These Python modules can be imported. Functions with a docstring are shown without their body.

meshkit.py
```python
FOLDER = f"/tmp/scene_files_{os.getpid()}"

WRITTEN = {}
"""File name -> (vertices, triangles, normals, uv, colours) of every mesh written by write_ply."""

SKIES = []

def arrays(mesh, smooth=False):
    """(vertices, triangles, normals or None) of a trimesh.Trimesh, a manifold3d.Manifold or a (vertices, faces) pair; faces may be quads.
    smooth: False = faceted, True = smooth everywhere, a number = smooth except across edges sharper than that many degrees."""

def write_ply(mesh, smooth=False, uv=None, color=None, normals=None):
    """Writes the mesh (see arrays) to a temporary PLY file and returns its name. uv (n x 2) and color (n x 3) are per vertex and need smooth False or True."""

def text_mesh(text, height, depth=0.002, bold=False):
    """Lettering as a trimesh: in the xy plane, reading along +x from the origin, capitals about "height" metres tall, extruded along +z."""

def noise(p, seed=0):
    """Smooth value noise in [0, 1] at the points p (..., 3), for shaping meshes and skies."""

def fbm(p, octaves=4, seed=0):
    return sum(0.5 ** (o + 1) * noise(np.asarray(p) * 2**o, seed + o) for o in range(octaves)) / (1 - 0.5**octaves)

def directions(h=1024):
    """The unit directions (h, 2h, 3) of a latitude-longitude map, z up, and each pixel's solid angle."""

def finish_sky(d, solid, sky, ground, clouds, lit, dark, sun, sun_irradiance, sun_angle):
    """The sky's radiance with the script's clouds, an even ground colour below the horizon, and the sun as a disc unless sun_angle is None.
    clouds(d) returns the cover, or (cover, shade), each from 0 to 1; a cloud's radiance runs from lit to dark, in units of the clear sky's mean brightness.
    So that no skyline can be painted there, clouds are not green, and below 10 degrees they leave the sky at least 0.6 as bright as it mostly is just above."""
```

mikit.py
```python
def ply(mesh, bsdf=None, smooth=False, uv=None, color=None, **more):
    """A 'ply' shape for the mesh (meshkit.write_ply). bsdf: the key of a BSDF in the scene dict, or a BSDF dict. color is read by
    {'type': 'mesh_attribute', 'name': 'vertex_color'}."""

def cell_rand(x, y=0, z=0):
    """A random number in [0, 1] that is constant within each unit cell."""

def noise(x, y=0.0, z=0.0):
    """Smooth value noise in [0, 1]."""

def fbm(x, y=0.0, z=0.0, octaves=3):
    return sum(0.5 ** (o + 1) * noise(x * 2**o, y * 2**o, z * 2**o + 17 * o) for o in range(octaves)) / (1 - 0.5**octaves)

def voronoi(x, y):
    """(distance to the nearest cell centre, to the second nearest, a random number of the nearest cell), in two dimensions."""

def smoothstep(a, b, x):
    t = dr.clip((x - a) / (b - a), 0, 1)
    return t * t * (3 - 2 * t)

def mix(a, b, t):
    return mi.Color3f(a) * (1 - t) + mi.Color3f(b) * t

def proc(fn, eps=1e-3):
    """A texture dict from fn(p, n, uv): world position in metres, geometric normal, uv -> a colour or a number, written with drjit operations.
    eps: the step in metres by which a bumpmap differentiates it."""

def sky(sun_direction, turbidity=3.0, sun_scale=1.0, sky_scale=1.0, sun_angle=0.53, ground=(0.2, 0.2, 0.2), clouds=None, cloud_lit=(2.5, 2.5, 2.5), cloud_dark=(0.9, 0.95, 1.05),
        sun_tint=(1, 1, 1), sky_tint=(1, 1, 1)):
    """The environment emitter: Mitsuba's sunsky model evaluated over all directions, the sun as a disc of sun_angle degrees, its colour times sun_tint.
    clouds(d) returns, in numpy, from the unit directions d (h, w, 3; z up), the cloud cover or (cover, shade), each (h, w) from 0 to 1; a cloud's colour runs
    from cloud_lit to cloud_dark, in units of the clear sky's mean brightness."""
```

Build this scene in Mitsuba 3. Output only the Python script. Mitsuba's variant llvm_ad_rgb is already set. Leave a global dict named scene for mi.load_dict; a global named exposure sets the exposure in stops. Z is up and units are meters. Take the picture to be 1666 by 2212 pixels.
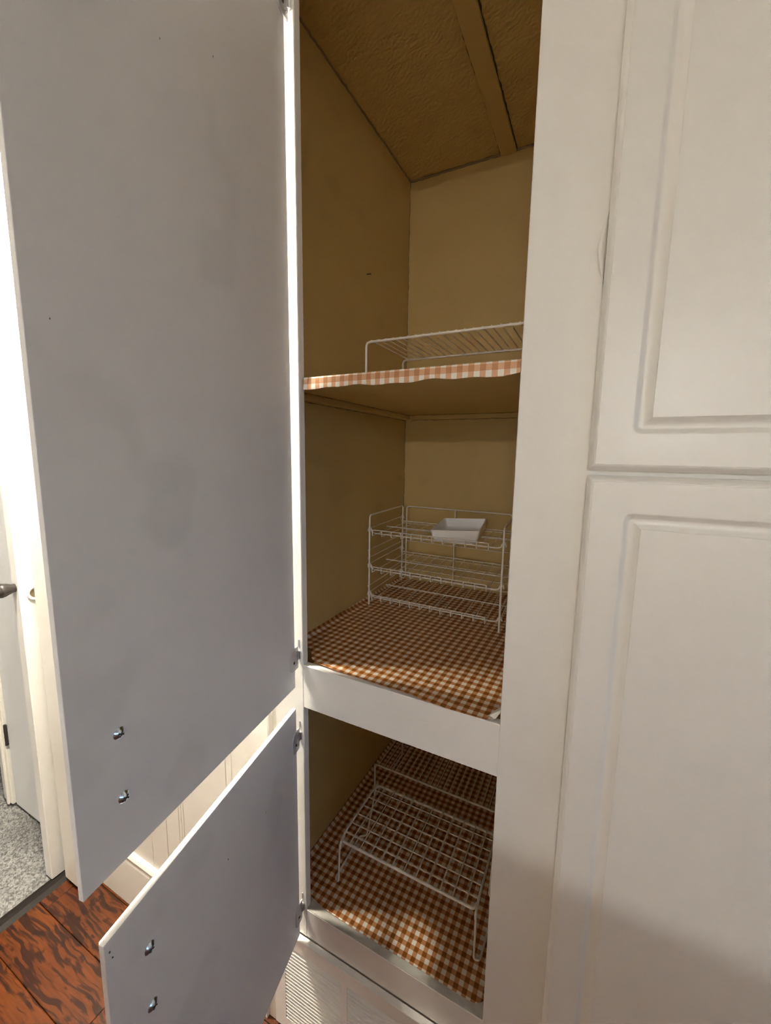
import math, random
import numpy as np, trimesh, drjit as dr, mitsuba as mi
import mikit
from mikit import noise, fbm, cell_rand, smoothstep, mix, proc
import meshkit
T = mi.ScalarTransform4f
scene, labels = {}, {}
random.seed(7); RNG = np.random.default_rng(7)

# ------------------------------------------------------------------ camera, lights, exposure
CAM = np.array([0.47242759, -0.59025108, 1.3])
R = np.array([0.8906008, 0.45454641, 0.01475753]); U = np.array([-0.07723957, 0.11919952, 0.98986137]); F = np.array([-0.44817884, 0.88271118, -0.14126816])
FPX = 888.786
scene['camera'] = {'type': 'perspective', 'fov': math.degrees(2*math.atan(833/FPX)), 'fov_axis': 'x', 'near_clip': 0.01, 'far_clip': 100.0,
                   'to_world': T().look_at(origin=CAM.tolist(), target=(CAM+F).tolist(), up=U.tolist())}
exposure = 2.05
scene['sky'] = mikit.sky((0.3, -0.5, 0.8), turbidity=3.0, sun_scale=0.0, sky_scale=2.6)
HALL_LAMP = ((-0.60, -0.20, 2.02), 0.10, (160.0, 148.0, 124.0))      # centre, radius, radiance
ROOM_LAMP = ((1.15, -4.60, 1.99), 0.24, (40.5, 40.2, 38.8))

# ------------------------------------------------------------------ helpers
def lin(r, g, b):
    return [((c/255)/12.92 if c/255 < 0.04045 else ((c/255+0.055)/1.055)**2.4) for c in (r, g, b)]

def numbered(name):
    if name not in scene and name not in labels and not any(k.startswith(name+'__') for k in scene): return name
    i = 1
    while True:
        k = f'{name}_{i:03d}'
        if k not in scene and k not in labels and not any(q.startswith(k+'__') for q in scene): return k
        i += 1

def obj(name, mesh, bsdf, parent=None, smooth=False, uv=None, label=None, kind=None, **more):
    key = numbered((parent+'__' if parent else '')+name)
    scene[key] = mikit.ply(mesh, bsdf, smooth=smooth, uv=uv, **more) if not isinstance(mesh, dict) else mesh
    d = {}
    if label: d['label'] = label
    if kind: d['kind'] = kind
    if d: labels[key] = d
    return key

def thing(name, label, cat, group=None):
    key = numbered(name)
    labels[key] = {'label': label, 'category': cat}
    if group: labels[key]['group'] = group
    return key

def tag(key, label=None, cat=None, group=None, kind=None):
    d = labels.setdefault(key, {})
    for a, b in (('label', label), ('category', cat), ('group', group), ('kind', kind)):
        if b: d[a] = b
    return key

def box(x0, x1, y0, y1, z0, z1, c=0.0):
    """box with bevelled edges of size c"""
    lo, hi = np.array([x0, y0, z0], float), np.array([x1, y1, z1], float)
    if c <= 0:
        m = trimesh.creation.box(extents=hi-lo); m.apply_translation((lo+hi)/2); return m
    pts = []
    for sx in (0, 1):
        for sy in (0, 1):
            for sz in (0, 1):
                p = np.where([sx, sy, sz], hi, lo); s = np.where([sx, sy, sz], -1, 1)
                for k in range(3):
                    q = p + s*c; q[k] = p[k]; pts.append(q)
    return trimesh.convex.convex_hull(np.array(pts))

def cat(*ms): return trimesh.util.concatenate(list(ms))

def extrude(poly, axis_o, A, B, N, depth):
    """poly (n,2) in plane (A,B) at origin axis_o, extruded along N by depth"""
    from shapely.geometry import Polygon
    m = trimesh.creation.extrude_polygon(Polygon(poly), depth, engine='earcut')
    M = np.eye(4); M[:3, 0], M[:3, 1], M[:3, 2], M[:3, 3] = A, B, N, axis_o
    m.apply_transform(M)
    if np.linalg.det(M[:3, :3]) < 0: m.invert()
    return m

def fillet(pts, r):
    pts = [np.asarray(p, float) for p in pts]; out = [pts[0]]
    for i in range(1, len(pts)-1):
        a, b, c = pts[i-1], pts[i], pts[i+1]
        d1, d2 = a-b, c-b; l1, l2 = np.linalg.norm(d1), np.linalg.norm(d2); k = min(r, l1*.49, l2*.49)
        p, q = b+d1/l1*k, b+d2/l2*k
        for t in np.linspace(0, 1, 6): out.append((1-t)**2*p + 2*t*(1-t)*b + t*t*q)
    out.append(pts[-1]); return np.array(out)

def tube(pts, r, seg=8, bend=0.0):
    P = fillet(pts, bend) if bend > 0 else np.asarray(pts, float)
    keep = [0]
    for i in range(1, len(P)):
        if np.linalg.norm(P[i]-P[keep[-1]]) > 1e-6: keep.append(i)
    P = P[keep]; n = len(P)
    Tg = np.gradient(P, axis=0) if n > 2 else np.tile(P[1]-P[0], (2, 1))
    Tg /= np.linalg.norm(Tg, axis=1, keepdims=True)
    a = np.array([0, 0, 1.0]) if abs(Tg[0][2]) < .9 else np.array([1.0, 0, 0])
    V, Fc = [], []
    u = np.cross(Tg[0], a); u /= np.linalg.norm(u)
    for i in range(n):
        u = u - Tg[i]*(u@Tg[i]); u /= np.linalg.norm(u); w = np.cross(Tg[i], u)
        for k in range(seg):
            t = 2*math.pi*k/seg; V.append(P[i]+r*(math.cos(t)*u+math.sin(t)*w))
    for i in range(n-1):
        for k in range(seg):
            a0, a1 = i*seg+k, i*seg+(k+1) % seg
            Fc += [[a0, a1, a1+seg], [a0, a1+seg, a0+seg]]
    for i, s in ((0, 1), (n-1, -1)):
        V.append(P[i]-Tg[i]*r*.35*s); c = len(V)-1
        for k in range(seg):
            f = [i*seg+k, i*seg+(k+1) % seg, c]; Fc.append(f[::-1] if s == 1 else f)
    return trimesh.Trimesh(np.array(V), np.array(Fc), process=False)

def grid_solid(top, off):
    """closed sheet from a grid of points top (n,m,3), the underside shifted by off; returns mesh and per-vertex (i,j) order top then bottom"""
    n, m, _ = top.shape
    V = np.vstack([top.reshape(-1, 3), (top+off).reshape(-1, 3)]); N = n*m; Fc = []
    idx = lambda i, j: i*m+j
    for i in range(n-1):
        for j in range(m-1):
            a, b, c, d = idx(i, j), idx(i+1, j), idx(i+1, j+1), idx(i, j+1)
            Fc += [[a, b, c], [a, c, d], [a+N, c+N, b+N], [a+N, d+N, c+N]]
    ring = [(i, 0) for i in range(n)]+[(n-1, j) for j in range(1, m)]+[(i, m-1) for i in range(n-2, -1, -1)]+[(0, j) for j in range(m-2, 0, -1)]
    for k in range(len(ring)):
        a, b = idx(*ring[k]), idx(*ring[(k+1) % len(ring)])
        Fc += [[a, a+N, b], [b, a+N, b+N]]
    return trimesh.Trimesh(V, np.array(Fc), process=False)

def frame(mesh, o, A, B, N):
    M = np.eye(4); M[:3, 0], M[:3, 1], M[:3, 2], M[:3, 3] = A, B, N, o
    mesh = mesh.copy(); mesh.apply_transform(M)
    return mesh

def lathe(profile, seg=24):
    """profile (r,z) list revolved about z"""
    return trimesh.creation.revolve(np.array(profile, float), sections=seg)

# ------------------------------------------------------------------ materials
def mat(key, bsdf): scene[key] = {'type': 'twosided', 'bsdf': bsdf}; return key

def paint(key, rgb, rough, bump=None, bscale=0.0, spec=0.5, dirt=None):
    col = dict(type='rgb', value=list(rgb)) if dirt is None else proc(dirt)
    b = {'type': 'principled', 'base_color': col, 'roughness': rough, 'specular': spec}
    if bump is not None:
        b = {'type': 'bumpmap', 'arbitrary': proc(bump, eps=7e-4), 'scale': bscale, 'bsdf': b}
    return mat(key, b)

def peel(p, n, uv): return fbm(p[0]*260, p[1]*260, p[2]*230, octaves=2)
def brushed(p, n, uv): return noise(p[0]*420, p[1]*420, p[2]*60)

def white_fn(p, n, uv):
    a = fbm(p[0]*7+3, p[1]*7, p[2]*5, octaves=3)
    return mix((.80, .785, .745), (.745, .73, .69), a)
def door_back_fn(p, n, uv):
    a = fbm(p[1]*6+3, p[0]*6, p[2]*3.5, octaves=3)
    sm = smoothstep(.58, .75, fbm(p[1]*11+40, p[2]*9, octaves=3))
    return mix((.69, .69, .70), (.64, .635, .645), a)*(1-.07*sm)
def frame_fn(p, n, uv):
    a = fbm(p[0]*9+3, p[1]*9, p[2]*6, octaves=3)
    return mix((.79, .775, .735), (.74, .725, .68), a)
def tan_fn(p, n, uv):
    a = fbm(p[0]*8+5, p[1]*8, p[2]*8, octaves=3)
    sm = smoothstep(.66, .85, fbm(p[0]*14+1, p[1]*14, p[2]*14, octaves=2))
    return mix((.52, .377, .156), (.49, .352, .142), a)*(1-.05*sm)
def stained_fn(p, n, uv):
    a = fbm(p[0]*30, p[1]*60, p[2]*30, octaves=3)
    return mix((.56, .54, .49), (.40, .375, .33), smoothstep(.3, .75, a))

paint('white_gloss', (.8, .8, .75), .34, None, 0, .5, white_fn)
paint('white_trim', (.80, .785, .74), .4)
paint('frame_white', (.79, .775, .735), .42, None, 0, .45, frame_fn)
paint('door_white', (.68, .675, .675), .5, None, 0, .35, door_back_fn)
paint('tan_paint', (.48, .35, .18), .5, None, 0, .35, tan_fn)
paint('stained_white', (.5, .5, .5), .6, None, 0, .3, stained_fn)
paint('dark_gap', (.04, .035, .03), .8)
paint('wall_cream', (.80, .77, .70), .45)
paint('wire_white', (.80, .77, .70), .32)
paint('tray_white', (.80, .80, .80), .28)
paint('black_metal', (.022, .018, .016), .35)
paint('threshold_dark', (.010, .0075, .006), .6, None, 0, .2)
paint('grey_door_white', (.74, .735, .72), .4)
mat('zinc', {'type': 'principled', 'base_color': {'type': 'rgb', 'value': [.62, .64, .67]}, 'roughness': .32, 'metallic': 1.0})
mat('painted_zinc', {'type': 'principled', 'base_color': {'type': 'rgb', 'value': [.50, .50, .53]}, 'roughness': .38, 'metallic': .55})
mat('chrome_screw', {'type': 'principled', 'base_color': {'type': 'rgb', 'value': [.66, .74, .84]}, 'roughness': .16, 'metallic': 1.0})
mat('dark_slot', {'type': 'principled', 'base_color': {'type': 'rgb', 'value': [.05, .05, .055]}, 'roughness': .5, 'metallic': .6})
mat('brass_dull', {'type': 'principled', 'base_color': {'type': 'rgb', 'value': [.40, .32, .20]}, 'roughness': .45, 'metallic': .7})

PX, PY = 0.01683, 0.01762
def gingham_tone(uv, one_a, one_b, two_a, two_b):
    def stripe(t):
        f = t - dr.floor(t)
        return smoothstep(.235, .265, dr.abs(f-.5))        # 1 on the coloured half, white centred on .5
    a, b = stripe(uv[0]/PX), stripe(uv[1]/PY)
    w = fbm(uv[0]*50, uv[1]*50, 3, octaves=3)
    one, two = mix(one_a, one_b, w), mix(two_a, two_b, w)
    white = mix((.80, .755, .67), (.72, .67, .58), w)
    s = a + b
    c = mix(white, one, dr.minimum(s, 1.0))
    return c*(1-dr.maximum(s-1, 0.0)) + two*dr.maximum(s-1, 0.0)
def gingham_fn(p, n, uv): return gingham_tone(uv, (.50, .245, .105), (.44, .205, .08), (.245, .073, .010), (.19, .052, .0065))
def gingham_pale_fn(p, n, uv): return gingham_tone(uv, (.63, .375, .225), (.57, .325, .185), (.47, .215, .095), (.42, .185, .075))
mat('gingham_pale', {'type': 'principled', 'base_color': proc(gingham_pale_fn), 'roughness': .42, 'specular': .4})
mat('gingham', {'type': 'principled', 'base_color': proc(gingham_fn), 'roughness': .42, 'specular': .4})

def wood_fn(p, n, uv):
    row = dr.floor((p[1]+.0175)/.1125)
    r = cell_rand(row, dr.floor((p[0]+row*.37)/1.2), 4)
    x, y = p[0]+r*7, p[1]+r*3
    warp = fbm(x*9, y*14, r*9, octaves=3)-.5
    g = fbm(x*14+warp*1.6, y*170+warp*6, r*5, octaves=4)
    fine = fbm(x*22, y*260, 2, octaves=2)
    knot = fbm(x*34+warp*2, y*100+warp*4, r*3+4, octaves=3)
    base = mix((.120, .030, .0040), (.055, .0105, .0018), fbm(x*3, y*9, 8, octaves=2))
    c = mix(base, (.012, .0032, .0014), smoothstep(.46, .62, g)*.9)
    c = mix(c, (.009, .0028, .0012), smoothstep(.58, .72, knot)*.85)
    return c*(.72+.5*fine)*(.85+.3*r)
mat('wood_floor', {'type': 'principled', 'base_color': proc(wood_fn), 'roughness': .3, 'specular': .5})

def carpet_fn(p, n, uv):
    a = noise(p[0]*430, p[1]*430, 1); b = noise(p[0]*170, p[1]*170, 5)
    c = mix((.095, .093, .092), (.31, .302, .292), smoothstep(.15, .85, a*.55+b*.45))
    return c
mat('carpet_pile', {'type': 'principled', 'base_color': proc(carpet_fn), 'roughness': .95, 'specular': .1, 'sheen': .4})
def bulb(c): return {'type': 'area', 'radiance': {'type': 'rgb', 'value': list(c)}}

# ------------------------------------------------------------------ room shell
CEIL = 2.08
BX, BY0, BY1 = -3.3, -2.2, 1.3         # bedroom
XW, XE, YS = -0.895, 2.9, -5.6         # hall: left wall, right wall, wall behind the camera
def struct(name, mesh, m, **k): return obj(name, mesh, m, kind='structure', **k)

# floor: sub-floor slab with laminate planks as parts
struct('floor', cat(box(XW-.1, XE, YS, BY1, -.06, -.0145), box(XW+.028, XE, YS, -1.71, -.014, -.0005)), 'wood_floor')
for row in range(-15, 1):
    y0 = -.0175 + row*.1125
    off = (row*.37) % 1.2
    x = -1.2 - off
    while x < XE:
        a, b = max(x, XW+.028), min(x+1.2, XE)
        yb = min(y0+.1125, .005)
        if b-a > .03 and y0+.1125 > YS and yb-y0 > .005:
            obj('plank', box(a+.0005, b-.0005, y0+.0006, yb-.0006, -.014, 0.0, .0013), 'wood_floor', 'floor')
        x += 1.2
# ceilings
struct('ceiling', box(XW-.1, XE+.1, YS-.1, BY1, CEIL, CEIL+.08), 'white_trim')
struct('ceiling_bedroom', box(BX-.1, XW-.1, BY0-.1, BY1+.1, CEIL, CEIL+.08), 'white_trim')
# walls of the hall
yw = (-2.35, -.35, -4.9, -2.75)
struct('wall_right', cat(box(XE, XE+.1, YS, yw[2], 0, CEIL), box(XE, XE+.1, yw[3], yw[0], 0, CEIL), box(XE, XE+.1, yw[1], .1, 0, CEIL), box(XE, XE+.1, yw[0], yw[1], 0, .75), box(XE, XE+.1, yw[0], yw[1], 1.9, CEIL), box(XE, XE+.1, yw[2], yw[3], 0, .75), box(XE, XE+.1, yw[2], yw[3], 1.9, CEIL)), 'wall_cream')
scene['pane_glass'] = {'type': 'thindielectric'}
for n_, a, b in (('added_window_1', yw[0], yw[1]), ('added_window_2', yw[2], yw[3])):  # unseen right-wall windows, added for cool daylight on the open door backs
    c_ = (a+b)/2
    w = struct(n_, cat(box(XE+.03, XE+.07, a, a+.05, .75, 1.9), box(XE+.03, XE+.07, b-.05, b, .75, 1.9), box(XE+.03, XE+.07, a+.05, b-.05, .75, .8), box(XE+.03, XE+.07, a+.05, b-.05, 1.85, 1.9), box(XE+.03, XE+.07, c_-.02, c_+.02, .8, 1.85)), 'white_trim')
    obj('pane', box(XE+.048, XE+.0485, a+.05, c_-.02, .8, 1.85), 'pane_glass', w); obj('pane', box(XE+.048, XE+.0485, c_+.02, b-.05, .8, 1.85), 'pane_glass', w)
struct('wall_behind', box(XW-.1, XE+.1, YS-.1, YS, 0, CEIL), 'wall_cream')
struct('wall_right_of_cabinets', box(.905, XE, .0, .08, 0, CEIL), 'wall_cream')

# wall with the doorway to the bedroom (plane x = XW): opening y -0.86 .. -0.085, pocket door in it
struct('wall_left', cat(box(XW-.10, XW, YS, -.86, 0, CEIL), box(XW-.10, XW, -.86, -.03, 1.85, CEIL), box(XW-.10, XW-.055, -.035, .0, 0, 1.85), box(XW-.10, XW-.001, .012, BY1, 0, CEIL)), 'wall_cream')
struct('trim_1', cat(box(XW-.006, XW+.010, -.93, -.86, 0, 1.92, .003), box(XW-.006, XW+.010, -.93, -.03, 1.834, 1.90, .003)), 'white_trim')
# corner post between the doorway and the panelled wall
struct('trim_2', cat(box(-.868, -.792, -.062, .0, 0.012, 2.08, .004), box(-.792, -.783, -.045, 0, .012, 2.08, .002)), 'wall_cream')
# wall boards left of the cabinet, plane y = 0
struct('wall_front', box(-.90, -.07, .011, .03, 0, CEIL), 'wall_cream')
def board(x0, x1, key='board', grooves=()):
    ys = [(x0+.0008, 0.0008), (x0+.0018, 0.0)]
    for g in grooves: ys += [(g-.0022, 0), (g-.0012, .0012), (g+.0012, .0012), (g+.0022, 0)]
    ys += [(x1-.0018, 0.0), (x1-.0008, .0008), (x1-.0008, .011), (x0+.0008, .011)]
    obj(key, extrude(ys, (0, 0, 0), (1, 0, 0), (0, 1, 0), (0, 0, 1), CEIL), 'wall_cream', 'wall_front')
board(-.79, -.455, grooves=(-.62, -.52)); board(-.455, -.226, grooves=(-.402, -.392, -.382)); board(-.226, -.100, grooves=(-.205,))
obj('batten', box(-.108, -.088, -.006, .011, 0.0, CEIL, .002), 'wall_cream', 'wall_front')
# baseboard with an eased moulding on top
prof = [(0, 0), (-.013, 0), (-.013, .138), (-.0105, .143), (-.0105, .150), (-.012, .156), (-.009, .164), (-.005, .169), (0, .171)]
struct('baseboard_left', extrude(prof, (-.783, -.0005, .001), (0, 1, 0), (0, 0, 1), (1, 0, 0), .675), 'wall_cream', smooth=30)

# bedroom: floor slab, carpet, walls, window
struct('floor_bedroom', box(BX, XW+.028, BY0, BY1, -.06, -.016), 'dark_gap')
nx, ny = 430, 430
gx, gy = np.meshgrid(np.r_[np.linspace(BX+.002, -1.95, 60), np.linspace(-1.94, XW-.012, nx-60)], np.r_[np.linspace(BY0+.002, -.45, 70), np.linspace(-.447, .60, 330), np.linspace(.61, BY1-.002, 30)], indexing='ij')
pile = .006*RNG.random((nx, ny)) + .005*meshkit.noise(np.stack([gx*90, gy*90, gx*0], -1))
top = np.stack([gx+RNG.uniform(-.0016, .0016, gx.shape), gy+RNG.uniform(-.0016, .0016, gx.shape), pile-.004], -1)
obj('bedroom_carpet', grid_solid(top, np.array([0, 0, -.012])), 'carpet_pile', smooth=True)
tag('bedroom_carpet', 'mottled grey cut pile carpet on the bedroom floor beyond the dark threshold', 'carpet', kind='stuff')
obj('threshold_strip', extrude([(XW-.018, 0), (XW-.012, .006), (XW+.0, .009), (XW+.016, .008), (XW+.029, .0005), (XW+.029, 0)], (0, -.86, -.001), (1, 0, 0), (0, 0, 1), (0, 1, 0), .83), 'threshold_dark')
tag('threshold_strip', 'dark brown threshold strip between the grey carpet and the wood floor', 'threshold')
struct('wall_bedroom_left', cat(box(BX-.1, BX, BY0, -1.55, 0, CEIL), box(BX-.1, BX, -.65, BY1, 0, CEIL), box(BX-.1, BX, -1.55, -.65, 0, .75), box(BX-.1, BX, -1.55, -.65, 1.8, CEIL)), 'white_trim')
w = struct('window_3', cat(box(BX-.07, BX-.03, -1.55, -1.5, .75, 1.8), box(BX-.07, BX-.03, -.7, -.65, .75, 1.8), box(BX-.07, BX-.03, -1.5, -.7, .75, .8), box(BX-.07, BX-.03, -1.5, -.7, 1.75, 1.8)), 'white_trim')
obj('pane', box(BX-.0505, BX-.05, -1.5, -.7, .8, 1.75), 'pane_glass', w)
struct('wall_bedroom_behind', box(BX-.1, XW-.1, BY0-.1, BY0, 0, CEIL), 'white_trim')
struct('wall_bedroom_far', box(BX-.1, XW-.1, BY1, BY1+.1, 0, CEIL), 'white_trim')
# closet front in the bedroom, in line with the pantry face: jamb trim and a flush door with a dark hinge
struct('trim_3', cat(box(-1.392, -1.326, -.012, .10, .012, 2.0, .003), box(-1.352, -1.338, -.020, -.012, .012, 2.0, .003)), 'wall_cream')
d = struct('door_1', box(-1.318, -.905, -.004, .032, .014, 2.0, .002), 'grey_door_white')
h = obj('hinge', cat(box(-1.324, -1.317, -.007, -.0005, .252, .327, .001), tube([(-1.3225, -.0085, .250), (-1.3225, -.0085, .329)], .0042, 10)), 'black_metal', d, label='dark door hinge')
struct('wall_closet_return', box(-.995, XW-.1, .034, BY1, 0, CEIL), 'wall_cream')

# sliding pocket door leaf showing beside the corner post
pd = thing('pocket_door', 'white sliding door leaf at the bedroom doorway with a dark round knob', 'door')
obj('leaf', box(XW-.036, XW, -.084, -.036, .010, 1.834, .002), 'white_trim', pd)
ring = lathe([(.0130, .0), (.0192, 0), (.0205, .0018), (.0192, .0034), (.0155, .0034), (.0130, .0008)], 28)
obj('pull_ring', frame(ring, (XW, -.0475, .901), (0, 1, 0), (0, 0, 1), (1, 0, 0)), 'white_trim', pd, smooth=40, label='round white pull ring')
obj('pull_cup', frame(lathe([(0, .0008), (.0130, .0008)], 24), (XW, -.0475, .901), (0, 1, 0), (0, 0, 1), (1, 0, 0)), 'brass_dull', pd, label='dull brass cup inside the ring')
kn = lathe([(0, 0), (.0115, 0), (.0120, .006), (.0150, .014), (.0186, .024), (.0198, .030), (.0180, .036), (.0110, .0395), (0, .0405)], 28)
obj('knob', frame(kn, (XW-.020, -.084, .922), (1, 0, 0), (0, 0, 1), (0, -1, 0)), 'black_metal', pd, smooth=50, label='black round door knob')

# ------------------------------------------------------------------ lamps
lp = thing('hall_ceiling_lamp', 'round white glass ceiling lamp in the hall by the bedroom door', 'ceiling lamp')
c, r, e = HALL_LAMP
dome = lathe([(0, -.055), (r*.45, -.050), (r*.78, -.036), (r*.96, -.014), (r, .004), (r*.9, .006), (0, .006)], 36)
dome.apply_translation(c); obj('shade', dome, 'white_trim', lp, smooth=40); scene[lp+'__shade']['emitter'] = bulb(e)
b_ = lathe([(0, 0), (r*1.06, 0), (r*1.06, .015), (r*.9, CEIL-c[2]-.007), (0, CEIL-c[2]-.007)], 36); b_.apply_translation((c[0], c[1], c[2]+.007)); obj('base', b_, 'zinc', lp, smooth=30)
lp = thing('room_ceiling_lamp', 'round white glass ceiling lamp in the room behind the viewer', 'ceiling lamp')
c, r, e = ROOM_LAMP
dome = lathe([(0, -.07), (r*.45, -.064), (r*.78, -.046), (r*.96, -.018), (r, .004), (r*.9, .006), (0, .006)], 36)
dome.apply_translation(c); obj('shade', dome, 'white_trim', lp, smooth=40); scene[lp+'__shade']['emitter'] = bulb(e)
b_ = lathe([(0, 0), (r*1.06, 0), (r*1.06, .015), (r*.9, CEIL-c[2]-.007), (0, CEIL-c[2]-.007)], 36); b_.apply_translation((c[0], c[1], c[2]+.007)); obj('base', b_, 'zinc', lp, smooth=30)

# ------------------------------------------------------------------ pantry cabinet carcass
XR, YF, D, XI, XJ = 0.3722, 0.0155, 0.6015, -0.068, 0.44      # opening right edge, frame thickness, depth, interior left / right
Z1, Z0, ZS = 0.895, 0.8068, 0.345
pc = thing('pantry_cabinet', 'tall built-in pantry cabinet with tan interior and two open white doors', 'cabinet')
def wobble(m, amp=.0006, f=25):
    v = m.vertices; return m
obj('stile', box(-.072, 0, 0, YF, .2768, CEIL-.001, .0012), 'frame_white', pc)
obj('stile', box(XR, .70, 0, YF, .2768, CEIL-.001, .0012), 'frame_white', pc)
obj('stile', box(.4575, .70, 0, YF, .0, .2766, .0006), 'frame_white', pc)
obj('rail', box(-.0005, XR+.0005, 0.0004, YF, Z0, Z1, .0012), 'frame_white', pc)
obj('rail', box(-.0005, XR+.0005, 0.0004, YF, .2768, ZS, .0012), 'frame_white', pc)
obj('rail', box(-.0005, XR+.0005, 0.0004, YF, 2.035, CEIL-.001, .0012), 'frame_white', pc)
obj('side_panel', box(XI-.012, XI, YF, D+.012, .0, CEIL-.001), 'tan_paint', pc, label='tan painted inner left side')
obj('side_panel', box(XJ, XJ+.012, YF, D+.012, .0, CEIL-.001), 'tan_paint', pc)
obj('back_panel', box(XI, XJ, D, D+.012, .0, CEIL-.001), 'tan_paint', pc, label='tan painted back')
obj('floor_panel', extrude([(.012, YF+.001), (XJ, YF+.001), (XJ, D), (XI, D), (XI, .050), (.006, .050), (.010, .034)], (0, 0, Z1-.018), (1, 0, 0), (0, 1, 0), (0, 0, 1), .0175), 'tan_paint', pc)
obj('floor_panel', box(XI, XJ, YF+.004, D, ZS-.018, ZS-.001, .001), 'stained_white', pc)
obj('sill_edge', box(.0, XR, 0.001, YF+.012, ZS-.004, ZS+.0006, .0005), 'stained_white', pc, label='grimy grey sill edge')
# stippled ceiling panel inside, with a flat batten
nx, ny = 300, 340
gx, gy = np.meshgrid(np.linspace(XI, XJ, nx), np.linspace(YF, D, ny), indexing='ij')
q = np.stack([gx*62, gy*95, gx*0], -1)
q = q + 1.6*(meshkit.noise(np.stack([gx*25, gy*25, gx*0+4], -1))[..., None]-.5)
n1 = meshkit.fbm(q, 3, 3); n2 = meshkit.fbm(q*2.1+9, 2, 11)
rel = .0016*np.clip((n1-.40)*3.2, 0, 1) + .0016*(1-np.abs(2*n2-1)*2.2).clip(0, 1) + .0005*n2
top = np.stack([gx, gy, 2.0765-rel], -1)
obj('ceiling_panel', grid_solid(top[:, ::-1], np.array([0, 0, .003])), 'tan_paint', pc, smooth=True, label='tan stippled ceiling inside the pantry')
obj('ceiling_batten', box(.190, .229, YF, D, 2.0665, 2.0735, .0012), 'tan_paint', pc, label='flat tan batten across the stippled ceiling')
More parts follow.
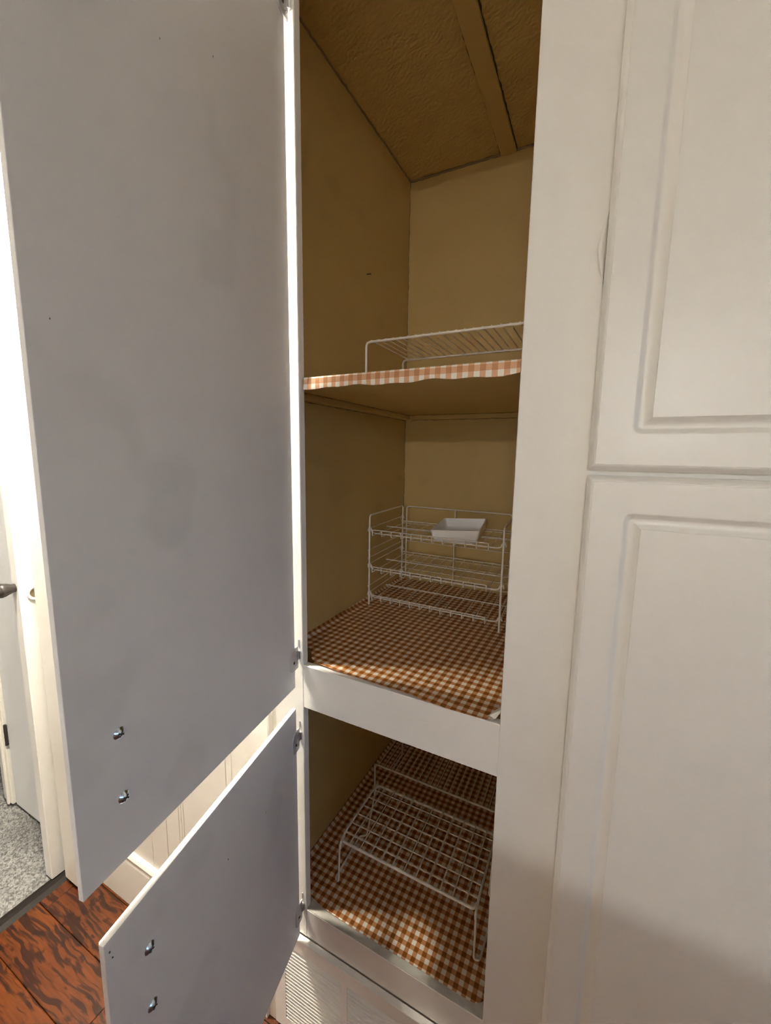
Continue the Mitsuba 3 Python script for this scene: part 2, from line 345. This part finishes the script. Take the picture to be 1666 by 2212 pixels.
# caulk beads around the ceiling
def bead(a, b, r, seed):
    rg = np.random.default_rng(seed); n = 60
    P = np.linspace(a, b, n)+rg.normal(0, .0006, (n, 3)); return tube(P, r, 6)
paint('tan_dirty', (.20, .14, .07), .6)
obj('caulk_bead', bead((XI+.001, YF, 2.0735), (XI+.001, D, 2.0735), .0026, 3), 'tan_dirty', pc)
obj('caulk_bead', bead((XI, D-.001, 2.0725), (XJ, D-.001, 2.0725), .0030, 4), 'tan_dirty', pc)
obj('caulk_bead', bead((.1893, YF, 2.0735), (.1893, D, 2.0735), .0017, 5), 'dark_gap', pc)
obj('caulk_bead', bead((.2297, YF, 2.0735), (.2297, D, 2.0735), .0017, 6), 'dark_gap', pc)
# fixed shelf on cleats
SZ0, SZ1, SY = 1.4155, 1.4285, 0.0105
obj('shelf', box(XI+.0005, XJ-.0005, YF+.0005, D-.0005, SZ0, SZ1, .001), 'tan_paint', pc, label='tan fixed shelf board')
obj('shelf_cleat', box(XI+.0003, XI+.020, .04, D-.0005, 1.402, SZ0-.0003, .0015), 'tan_paint', pc)
obj('shelf_cleat', box(XI+.020, XJ-.001, D-.016, D-.0003, 1.402, SZ0-.0003, .0015), 'tan_paint', pc)
for a_, b_, q_ in (((XI+.0004, .03, 1.4018), (XI+.0004, D, 1.4018), .0014), ((XI+.02, D-.0005, 1.4018), (XJ, D-.0005, 1.4018), .0012), ((XI+.0004, D-.0004, SZ1+.002), (XI+.0004, D-.0004, 2.072), .0013),
                   ((XI+.0004, D-.0004, Z1+.002), (XI+.0004, D-.0004, 1.40), .0013), ((XI+.0205, .045, SZ0-.0004), (XI+.0205, D-.017, SZ0-.0004), .0007), ((XI+.021, D-.0165, SZ0-.0004), (XJ-.001, D-.0165, SZ0-.0004), .0007)):
    obj('joint_line', bead(a_, b_, q_, 9), 'tan_dirty', pc)
paint('nail_dark', (.06, .05, .04), .5)
obj('nail', tube([(XI-.001, .354, 1.736), (XI+.003, .354, 1.736), (XI+.012, .352, 1.734)], .0014, 8), 'nail_dark', pc)
# peeled strip of paint on the stile beside the closed door
t = np.linspace(0, 1, 24); s = np.linspace(0, 1, 5)
tt, ss = np.meshgrid(t, s, indexing='ij'); amp = np.sin(np.pi*tt)**1.3
fl = np.stack([.4625-amp*.0085*ss, -.0004-amp*(.0050*np.sin(ss*2.2)+.001), 1.502+tt*.085], -1)
obj('paint_flake', grid_solid(fl, np.array([.0006, .0006, 0])), 'frame_white', pc, smooth=True, label='curl of peeling paint beside the closed door')

# ------------------------------------------------------------------ doors
def rrect(x0, x1, y0, y1, r, n=5):
    pts = []
    for cx, cy, a in ((x1-r, y1-r, 0), (x0+r, y1-r, 90), (x0+r, y0+r, 180), (x1-r, y0+r, 270)):
        for k in range(n):
            t = math.radians(a+90*k/(n-1)); pts.append((cx+r*math.cos(t), cy+r*math.sin(t)))
    return pts
def panel_door(w, h, thick, inset=.043):
    """raised panel door, local x 0..w, y 0..h, back at z=0, front at z=thick"""
    g = inset
    rings = [(.0004, 0.0, .0005), (0, .0004, .0005), (0, thick-.0075, .0005), (.0012, thick-.0062, .0005), (.0022, thick-.0045, .0006), (.0040, thick-.0022, .0006), (.0062, thick-.0010, .0006), (.0072, thick-.0010, .0006), (.0076, thick, .0006),
             (g, thick, .010), (g+.0025, thick-.0012, .0085), (g+.0055, thick-.0040, .006), (g+.0075, thick-.0046, .004), (g+.0115, thick-.0044, .0012), (g+.0150, thick-.0034, .0005), (g+.0180, thick-.0014, .0004), (g+.0188, thick-.0012, .0004), (g+.0196, thick-.0002, .0004)]
    V, Fc = [], []; m = 20
    for ins, z, r in rings:
        V += [(x, y, z) for x, y in rrect(ins, w-ins, ins, h-ins, max(r, .0003))]
    for k in range(len(rings)-1):
        for i in range(m):
            a, b = k*m+i, k*m+(i+1) % m
            Fc += [[a, b, b+m], [a, b+m, a+m]]
    for k, rev in ((0, True), (len(rings)-1, False)):
        V.append((w/2, h/2, rings[k][1])); c = len(V)-1
        for i in range(m):
            f = [k*m+i, k*m+(i+1) % m, c]; Fc.append(f[::-1] if rev else f)
    return trimesh.Trimesh(np.array(V, float), np.array(Fc), process=False)

HX = -0.0116
def screw(key, door, uvn, A, N, o, rad=.0056):
    u, z, _ = uvn
    P = o + A*u + np.array([0, 0, z]); B = np.array([0, 0, 1.0])
    head = lathe([(0, 0), (rad*1.18, 0), (rad*1.2, .0006), (rad, .0016), (rad*.7, .0030), (rad*.3, .0036), (0, .0037)], 24)
    k = obj(key, frame(head, P, A, B, N), 'chrome_screw', door, smooth=45, label='shiny cross-head screw')
    sl = cat(box(-rad*.62, rad*.62, -.0006, .0006, .0026, .0039), box(-.0006, .0006, -rad*.62, rad*.62, .0026, .0039))
    a = .6; sl.apply_transform(trimesh.transformations.rotation_matrix(a, (0, 0, 1)))
    obj('slot', frame(sl, P, A, B, N), 'dark_slot', k)

def hinge(door, zc, A, N, o, h=.043, flip=1):
    """self-closing cabinet hinge: plate on the door back, knuckle at its edge, wing on the face frame"""
    B = np.array([0, 0, 1.0])
    P = lambda u, z, n=0: o + A*u + B*(zc+z) + N*n
    poly = [(.0035, -h/2+.001), (.020, -h/2), (.0265, -h/2+.0015), (.029, -h/2+.006), (.0292, .008), (.026, .0155), (.018, h/2-.001), (.0035, h/2-.001)]
    k = obj('hinge', extrude(poly, P(0, 0, .0002), A, B, N, .0022), 'painted_zinc', door, label='grey metal cabinet hinge')
    kn = tube([P(.0015, -.0035, .003), P(.0015, .0115, .003)], .0042, 10)
    tab = extrude([(.001, -.003), (.007, -.005), (.007, .013), (.001, .011)], P(0, 0, .0015), A, B, N, .003)
    obj('hinge_knuckle', cat(kn, tab), 'zinc', door+'__'+k.rsplit('__', 1)[1] if False else k, smooth=30)
    for (u, z) in ((.0105, .011), (.0105, -.012), (.018, -.006)):
        sc = lathe([(0, 0), (.0027, 0), (.0027, .0004), (.0015, .0013), (0, .0015)], 14)
        obj('hinge_screw', frame(sc, P(u, z, .0024), A, B, N), 'dark_slot' if u > .015 else 'zinc', k, smooth=40)
    # wing leaf folded against the stile face
    wing = box(HX+.0002, HX+.0035, -.0012, -.0002, zc+.020, zc+.034, .0003)
    obj('hinge_wing', wing, 'painted_zinc', k)

def hinged_door(ph, z0, z1, wd, hinges, screws, label):
    A = np.array([-math.sin(ph), -math.cos(ph), 0]); B = np.array([0, 0, 1.0]); N = np.array([math.cos(ph), -math.sin(ph), 0])   # N: inner face, towards the opening
    o = np.array([HX, 0, 0])
    s0, th = .0118, .0135
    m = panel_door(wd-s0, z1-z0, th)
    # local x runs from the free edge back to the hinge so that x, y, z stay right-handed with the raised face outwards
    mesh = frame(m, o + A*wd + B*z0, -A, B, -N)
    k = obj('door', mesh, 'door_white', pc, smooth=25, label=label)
    for zc, h in hinges: hinge(k, zc, A, N, o, h)
    for (u, z) in screws: screw('screw', k, (u, z, 0), A, N, o)
    return k
DU = hinged_door(-.1495, .8521, 2.005, .4162, ((.9115, .045), (1.984, .045)), ((.3655, 1.0017), (.3658, .9265)), 'tall white upper pantry door swung open, seen from its flat grey-lit back')
DL = hinged_door(-.2009, .2918, .8082, .4162, ((.7415, .045), (.3475, .045)), ((.3654, .7388), (.367, .6623)), 'shorter white lower pantry door swung open below the tall one')

# small chips and old screw holes
def fleck(key, parent, P, A, N, m, w=.0012, h=.0016, n=5, seed=0):
    rg = np.random.default_rng(seed); t = np.linspace(0, 2*math.pi, 9)[:-1]; r = 1+rg.uniform(-.3, .3, 8)
    obj(key, extrude(np.stack([w*r*np.cos(t), h*r*np.sin(t)], 1), np.array(P)+np.array(N)*.00005, A, (0, 0, 1), N, .0003), m, parent)
for i_, (x, z, w_, h_) in enumerate(((.2500, .8605, .0060, .0007), (.2545, .8600, .0040, .0006), (.283, .8590, .0070, .0005), (.428, .858, .0014, .0012), (.408, .769, .0012, .0011))):
    fleck('paint_chip', pc, (x, 0.0004 if x < XR else 0, z), (1, 0, 0), (0, -1, 0), 'wall_cream', w_, h_, seed=i_)
for dk, ph, ps in ((DU, -.1495, ((.0171, .8601), (.2587, 1.7298), (.1767, 1.7784), (.1828, .8546), (.3956, 1.4095))), (DL, -.2009, ((.124, .6867), (.2259, .7043), (.4106, .7950), (.4080, .7850)))):
    A_ = np.array([-math.sin(ph), -math.cos(ph), 0]); N_ = np.array([math.cos(ph), -math.sin(ph), 0])
    for i_, (u_, z_) in enumerate(ps):
        fleck('small_mark', dk, np.array([HX, 0, 0])+A_*u_+np.array([0, 0, z_]), A_, N_, 'nail_dark', .0008 if dk == DL else .0004, .0013 if dk == DL else .0008, seed=20+i_)

# louvred vent cover under the lower compartment
vc = thing('louvred_vent_cover', 'white louvred vent cover set below the lower pantry compartment', 'vent')
VX0, VX1, VZ0, VZ1, VY = -.083, .455, .012, .2735, -.011
cols = [(-.053, .095), (.107, .255), (.267, .415)]
lz0, lz1 = .040, .2395
from shapely.geometry import box as sbox
P = sbox(VX0, VZ0, VX1, VZ1)
for a, b in cols: P = P.difference(sbox(a, lz0, b, lz1))
m = trimesh.creation.extrude_polygon(P, .0105, engine='earcut')
m = frame(m, (0, -.0006, 0), (1, 0, 0), (0, 0, 1), (0, -1, 0))
obj('frame', m, 'white_trim', vc)
obj('edge_strip', box(VX0-.0015, VX1, -.0135, -.0008, VZ1-.0004, VZ1+.0025, .0008), 'white_trim', vc)
obj('back_plate', box(VX0+.012, VX1-.01, .0105, .0125, .015, .268), 'white_trim', vc)
pitch = .0093; ns = int((lz1-lz0)/pitch)
prof = [(-.0112, -.0008), (-.0108, -.0018), (-.0096, -.0022), (-.0084, -.0016), (.0034, .0066), (.0034, .0084), (-.0094, .0010), (-.0106, .0004)]
sl = {}
for ci, (a, b) in enumerate(cols):
    for i in range(ns):
        z = lz0+.0035+i*pitch
        obj('slat', extrude(prof, (a+.0002, 0, z), (0, 1, 0), (0, 0, 1), (1, 0, 0), b-a-.0004), 'white_trim', vc)

# unseen counter block, added to shade the lower compartment and lower doors
paint('blocker_brown', (.27, .185, .115), .5)  # brown of the added blocker, kept dark to cut bounce light
kc = thing('added_shade_counter', 'added counter-shaped light blocker, brown with a grey top, unseen behind the viewer', 'counter')
obj('base', box(-.15, 2.6, -1.70, -1.13, .0, .96, .003), 'blocker_brown', kc)
obj('blocker_top', box(-.18, 2.63, -1.72, -1.10, .961, 1.0, .004), 'stained_white', kc)

# neighbouring cabinet with two closed raised-panel doors
wc = thing('white_cabinet', 'white cabinet with two closed raised-panel doors right of the pantry', 'cabinet')
obj('stile', box(.7005, .905, 0, YF, 0, CEIL-.001, .001), 'frame_white', wc)
obj('carcass', box(XJ+.0125, .905, YF+.0005, D+.012, 0, CEIL-.001, .001), 'tan_paint', wc)
for z0, z1, lab in ((1.2832, 1.985, 'upper closed raised-panel door'), (.055, 1.2765, 'lower closed raised-panel door')):
    m = panel_door(.424, z1-z0, .017)
    obj('door', frame(m, (.4632, -.0022, z0), (1, 0, 0), (0, 0, 1), (0, -1, 0)), 'white_gloss', wc, smooth=25, label=lab)

# ------------------------------------------------------------------ shelf liners (brown and white gingham)
def uv_of(top, fx, fy): u = np.stack([fx, fy], -1).reshape(-1, 2); return np.vstack([u, u])
# middle compartment: rounded front left corner, wavy front edge, left edge curling up the side
xs = np.unique(np.r_[np.linspace(XI+.001, .03, 26), np.linspace(.03, XR+.03, 60)]); ms = 90
ex = np.array([-.067, -.045, -.022, -.012, .0, .012, .029, .074, .118, .19, .225, .254, .287, .320, .356, .363, .372, .41])
ey = np.array([.064, .060, .055, .042, .026, .018, .013, .0092, .0105, .0062, .0045, -.001, -.002, .0005, .002, .006, .03, .03])
fr = np.interp(xs, ex, ey)
top = np.zeros((len(xs), ms, 3)); FX = np.zeros((len(xs), ms)); FY = FX.copy()
for i, x in enumerate(xs):
    y = fr[i] + (np.linspace(0, 1, ms)**1.4)*(D-.004-fr[i])
    lift = .0016 + .0022*np.exp(-((y-fr[i])/.03)**2)*(.5+.5*math.sin(x*31+1.0)) + .0012*meshkit.noise(np.stack([np.full(ms, x*18), y*18, y*0], -1))
    lift = lift + .010*np.exp(-(x-XI)/.006)
    top[i, :, 0], top[i, :, 1], top[i, :, 2] = x, y, Z1+lift
    FX[i], FY[i] = x-.240+PX/2+.000*y-.036*(y-.013), y-.013+PY/2+.045*(x-.24)
obj('shelf_liner', grid_solid(top, np.array([0, 0, -.0008])), 'gingham', smooth=True, uv=uv_of(top, FX, FY))
tag('shelf_liner', 'brown and white gingham liner on the middle pantry floor under the three-tier rack', 'shelf liner', 'gingham shelf liners')
# white underside of the folded front right corner
fold = np.array([[[.3505, .0045, Z1+.0045], [.3665, .034, Z1+.006]], [[.356, .001, Z1+.010], [.3715, .030, Z1+.016]], [[.3645, .002, Z1+.006], [.3745, .020, Z1+.017]]])
obj('folded_corner', grid_solid(fold, np.array([0, .0006, -.0006])), 'wall_cream', 'shelf_liner', label='white underside of the folded corner')
# lower compartment
xs = np.unique(np.r_[np.linspace(XI+.001, .03, 14), np.linspace(.03, XJ-.001, 60)])
ex = np.array([-.067, -.02, .012, .03, .06, .113, .203, .283, .32, .345, .358, .372, .44]); ey = np.array([.03, .028, .0215, .018, .0160, .0150, .0148, .0148, .0145, .0145, .016, .03, .03])
fr = np.interp(xs, ex, ey)
top = np.zeros((len(xs), ms, 3)); FX = np.zeros((len(xs), ms)); FY = FX.copy()
for i, x in enumerate(xs):
    y = fr[i] + (np.linspace(0, 1, ms)**1.4)*(D-.004-fr[i])
    lift = .0018 + .0012*meshkit.noise(np.stack([np.full(ms, x*18+5), y*18, y*0+3], -1)) + .008*np.exp(-(x-XI)/.005)
    top[i, :, 0], top[i, :, 1], top[i, :, 2] = x, y, ZS+lift
    FX[i], FY[i] = x-.326+PX/2, y-.014+PY/2
k = obj('shelf_liner', grid_solid(top, np.array([0, 0, -.0008])), 'gingham', smooth=True, uv=uv_of(top, FX, FY))
tag(k, 'brown and white gingham liner on the lowest pantry floor under two low wire racks', 'shelf liner', 'gingham shelf liners')
# upper shelf: top sheet folded down over the front edge with a wavy lower edge
xs = np.linspace(.0035, .3705, 120); rows = []
for x in xs:
    dz = .0205 + .0012*math.sin(x*42+.6) + .0010*math.sin(x*97)
    pr = [(D-.004, SZ1+.0012, D-.004)] + [(y, SZ1+.0012+.0006*math.sin(x*30+y*20), y) for y in np.linspace(.5, .03, 14)] + [(SY+.002, SZ1+.0014, SY+.002), (SY-.001, SZ1+.0006, SY-.001), (SY-.0022, SZ1-.0018, SY-.0036)]
    for f in (.35, .7, 1.0): pr.append((SY-.0022-.0014*f*math.sin(x*42+1.2)**2, SZ1-.0018-(dz-.0018-.002)*f, SY-.0036-(dz-.004)*f))
    rows.append(pr)
rows = np.array(rows)
top = np.stack([np.repeat(xs[:, None], rows.shape[1], 1), rows[..., 0], rows[..., 1]], -1)
FX = np.repeat(xs[:, None], rows.shape[1], 1)-.0035+.004; FY = rows[..., 2]-SY+.0035+PY*.28
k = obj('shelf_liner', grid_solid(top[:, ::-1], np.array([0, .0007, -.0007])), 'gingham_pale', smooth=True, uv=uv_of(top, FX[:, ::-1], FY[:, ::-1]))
tag(k, 'peach and white gingham liner folded over the front edge of the upper shelf', 'shelf liner', 'gingham shelf liners')

# ------------------------------------------------------------------ wire racks
def low_rack(xl, xr, yf, yb, zf, zt, label, pitch=.0167, first=.012):
    """helper shelf: two arched end frames, deck wires running front to back"""
    k = thing('wire_shelf_rack', label, 'rack', 'white wire racks')
    for y, s in ((yf, -1), (yb, 1)):
        obj('frame', tube([(xl, y, zf+.0022), (xl, y, zt), (xr, y, zt), (xr, y, zf+.0022)], .0026, 10, .010), 'wire_white', k, smooth=50)
    x = xl+first
    while x < xr-.006:
        obj('wire', tube([(x, yf-.0012, zt+.0028), (x, yb+.0012, zt+.0028)], .00135, 6), 'wire_white', k, smooth=50)
        x += pitch
    for xx in (xl, xr):
        obj('foot', tube([(xx, yf, zf+.0026), (xx, yf+.02, zf+.0020), (xx, yb-.02, zf+.0020), (xx, yb, zf+.0026)], .0020, 8, .008), 'wire_white', k, smooth=50)
    return k
low_rack(.020, .398, .200, .385, SZ1+.0022, 1.5305, 'low white wire rack standing on the upper shelf')
low_rack(-.008, .372, .315, .500, ZS+.0035, .4520, 'white wire rack at the back of the lowest compartment, behind the gridded one')

def grid_rack(xl, xr, yf, yb, zf, zt):
    k = thing('wire_shelf_rack', 'white gridded wire rack with folding legs at the front of the lowest compartment', 'rack', 'white wire racks')
    z = zt+.0045
    for x, s in ((xl, -1), (xr, 1)):
        obj('side_rail', tube([(x, yb+.004, z-.004), (x, yb-.010, z), (x, yf+.018, z), (x, yf-.001, z-.014), (x, yf-.001, zt-.020)], .0026, 10, .014), 'wire_white', k, smooth=50)
        xo = x + s*.0125
        obj('leg', tube([(x+s*.001, yf-.002, zt-.010), (x+s*.0015, yf-.005, zf+.012), (x+s*.002, yf-.006, zf+.0025), (xo, yf-.003, zf+.0022), (xo+s*.001, yf+.020, zf+.0022),
                         (x+s*.016, yb-.060, zf+.0022), (x+s*.004, yb-.052, zf+.0022), (x+s*.001, yb-.050, zf+.008), (x, yb-.006, zt)], .0021, 8, .0055), 'wire_white', k, smooth=50)
    for y in (yf, yb):
        obj('rail', tube([(xl+.001, y+(.012 if y == yf else -.012), z-.004), (xl+.004, y, zt), (xr-.004, y, zt), (xr-.001, y+(.012 if y == yf else -.012), z-.004)], .0030, 10, .009), 'wire_white', k, smooth=50)
    n = 11
    for i in range(n):
        x = xl+.024+i*(xr-xl-.044)/(n-1)
        obj('wire', tube([(x, yf-.002, zt+.0042), (x, yb+.002, zt+.0042)], .00145, 6), 'wire_white', k, smooth=50)
    for j in range(6):
        y = yf+.0215+j*(yb-yf-.040)/5
        obj('cross_wire', tube([(xl, y, zt+.0018), (xr, y, zt+.0018)], .00145, 6), 'wire_white', k, smooth=50)
    return k
grid_rack(.032, .335, .0815, .254, ZS+.0025, .4515)

# three-tier rack (slightly askew): local x along its front, y to the back
FLp, BLp = np.array([-.0415, .332]), np.array([-.054, .566]); FRp = np.array([.3025, .3255])
ex_ = FRp-FLp; W3 = np.linalg.norm(ex_); ex_ /= W3; ey_ = BLp-FLp; D3 = np.linalg.norm(ey_); ey_ = ey_/D3
def L3(x, y, z): q = FLp+ex_*x+ey_*y; return (q[0], q[1], z)
tr = thing('three_tier_wire_rack', 'white three-tier wire rack holding a white tray on the middle pantry floor', 'rack')
ZB, ZT = Z1+.0038, 1.1405
for x in (0, W3):
    obj('side_frame', tube([L3(x, 0, ZB), L3(x, 0, ZT), L3(x, D3, ZT), L3(x, D3, ZB)], .0024, 10, .010), 'wire_white', tr, smooth=50)
    for z in (1.106, 1.048, 1.027, 1.010, .950, .931):
        obj('side_wire', tube([L3(x-.0025*(1 if x == 0 else -1), -.003, z), L3(x-.0025*(1 if x == 0 else -1), D3+.003, z)], .0012, 6), 'wire_white', tr, smooth=50)
obj('back_rail', tube([L3(.012, D3+.004, ZB+.03), L3(.012, D3+.004, ZT-.002), L3(W3-.012, D3+.004, ZT-.002), L3(W3-.012, D3+.004, ZB+.03)], .0020, 8, .010), 'wire_white', tr, smooth=50)
obj('back_post', tube([L3(W3*.49, D3+.005, ZB+.03), L3(W3*.49, D3+.005, ZT-.002)], .0016, 8), 'wire_white', tr, smooth=50)
for z in (1.085, 1.065, 1.03, .985, .965, .94):
    obj('back_wire', tube([L3(.012, D3+.006, z), L3(W3-.012, D3+.006, z)], .0011, 6), 'wire_white', tr, smooth=50)
for zd, zl in ((1.0915, 1.1055), (.9945, 1.0085), (.9185, .9325)):
    tk = obj('tier', tube([L3(-.004, -.001, zd+.012), L3(-.001, .003, zd+.015), L3(.006, .004, zd+.004), L3(.014, .004, zd+.0018), L3(W3-.014, .004, zd+.0018), L3(W3-.006, .004, zd+.004), L3(W3+.001, .003, zd+.015), L3(W3+.004, -.001, zd+.012)], .0017, 8, .004), 'wire_white', tr, smooth=50)
    obj('lip', tube([L3(.0155, -.0140, zl-.013), L3(.0155, -.0140, zl), L3(W3-.031, -.0140, zl), L3(W3-.031, -.0140, zl-.013)], .0014, 8, .004), 'wire_white', tk, smooth=50)
    for y in (.115, D3-.006):
        obj('cross_wire', tube([L3(-.002, y, zd+.0018), L3(W3+.002, y, zd+.0018)], .0016, 8), 'wire_white', tk, smooth=50)
    for i in range(12):
        x = .0155+i*(W3-.0465)/11
        obj('wire', tube([L3(x, -.0145, zl), L3(x, -.0145, zd-.0012), L3(x, -.004, zd-.0010), L3(x, D3-.004, zd-.0010)], .0012, 6, .003), 'wire_white', tk, smooth=50)
    for x, s in ((0, -1), (W3, 1)):
        for y in (.002, D3-.002):
            obj('hook', tube([L3(x-s*.006, y+.003, zd+.008), L3(x-s*.001, y+.003, zd+.016), L3(x+s*.004, y, zd+.0165), L3(x+s*.0055, y, zd+.006)], .0014, 6, .003), 'wire_white', tk, smooth=50)

# white plastic tray lying on the top tier
C4 = np.array([[.1339, .3123, 1.122], [.2473, .327, 1.1279], [.2266, .4868, 1.1333], [.1132, .4721, 1.1273]])
o4, e4, g4 = C4[0], C4[1]-C4[0], C4[3]-C4[0]; Lw, Dw = np.linalg.norm(e4), np.linalg.norm(g4); e4 /= Lw; g4 /= Dw; n4 = np.cross(e4, g4); n4 /= np.linalg.norm(n4)
Hh = .0300; zb4 = 1.0922
ringz = [(.0, 0.0, .004), (.0006, -.006, .005), (.0030, -Hh*.62, .007), (.0055, -Hh*.80, .008), (.0130, -Hh*.975, .009), (.0160, -Hh, .009)]
V, Fc = [], []; m = 20
outer = ringz[::-1]; inner = [(a+.0020, b+.0004 if i == 0 else b+.002, r) for i, (a, b, r) in enumerate(ringz)]
allr = outer + [(.0010, .0006, .004)] + inner
for ins, z, r in allr:
    for x, y in rrect(ins, Lw-ins, ins, Dw-ins, r): q_ = o4+e4*x+g4*y; tz = min(max(-z/Hh, 0), 1); V.append((q_[0], q_[1], q_[2]*(1-tz)+zb4*tz))
for k in range(len(allr)-1):
    for i in range(m):
        a, b = k*m+i, k*m+(i+1) % m; Fc += [[a, b, b+m], [a, b+m, a+m]]
for k, rev in ((0, True), (len(allr)-1, False)):
    V.append(np.mean(V[k*m:(k+1)*m], axis=0)); c = len(V)-1
    for i in range(m):
        f = [k*m+i, k*m+(i+1) % m, c]; Fc.append(f[::-1] if rev else f)
obj('plastic_tray', trimesh.Trimesh(np.array(V), np.array(Fc), process=False), 'tray_white', smooth=40)
tag('plastic_tray', 'small rectangular white plastic tray lying on the top tier of the wire rack', 'tray')
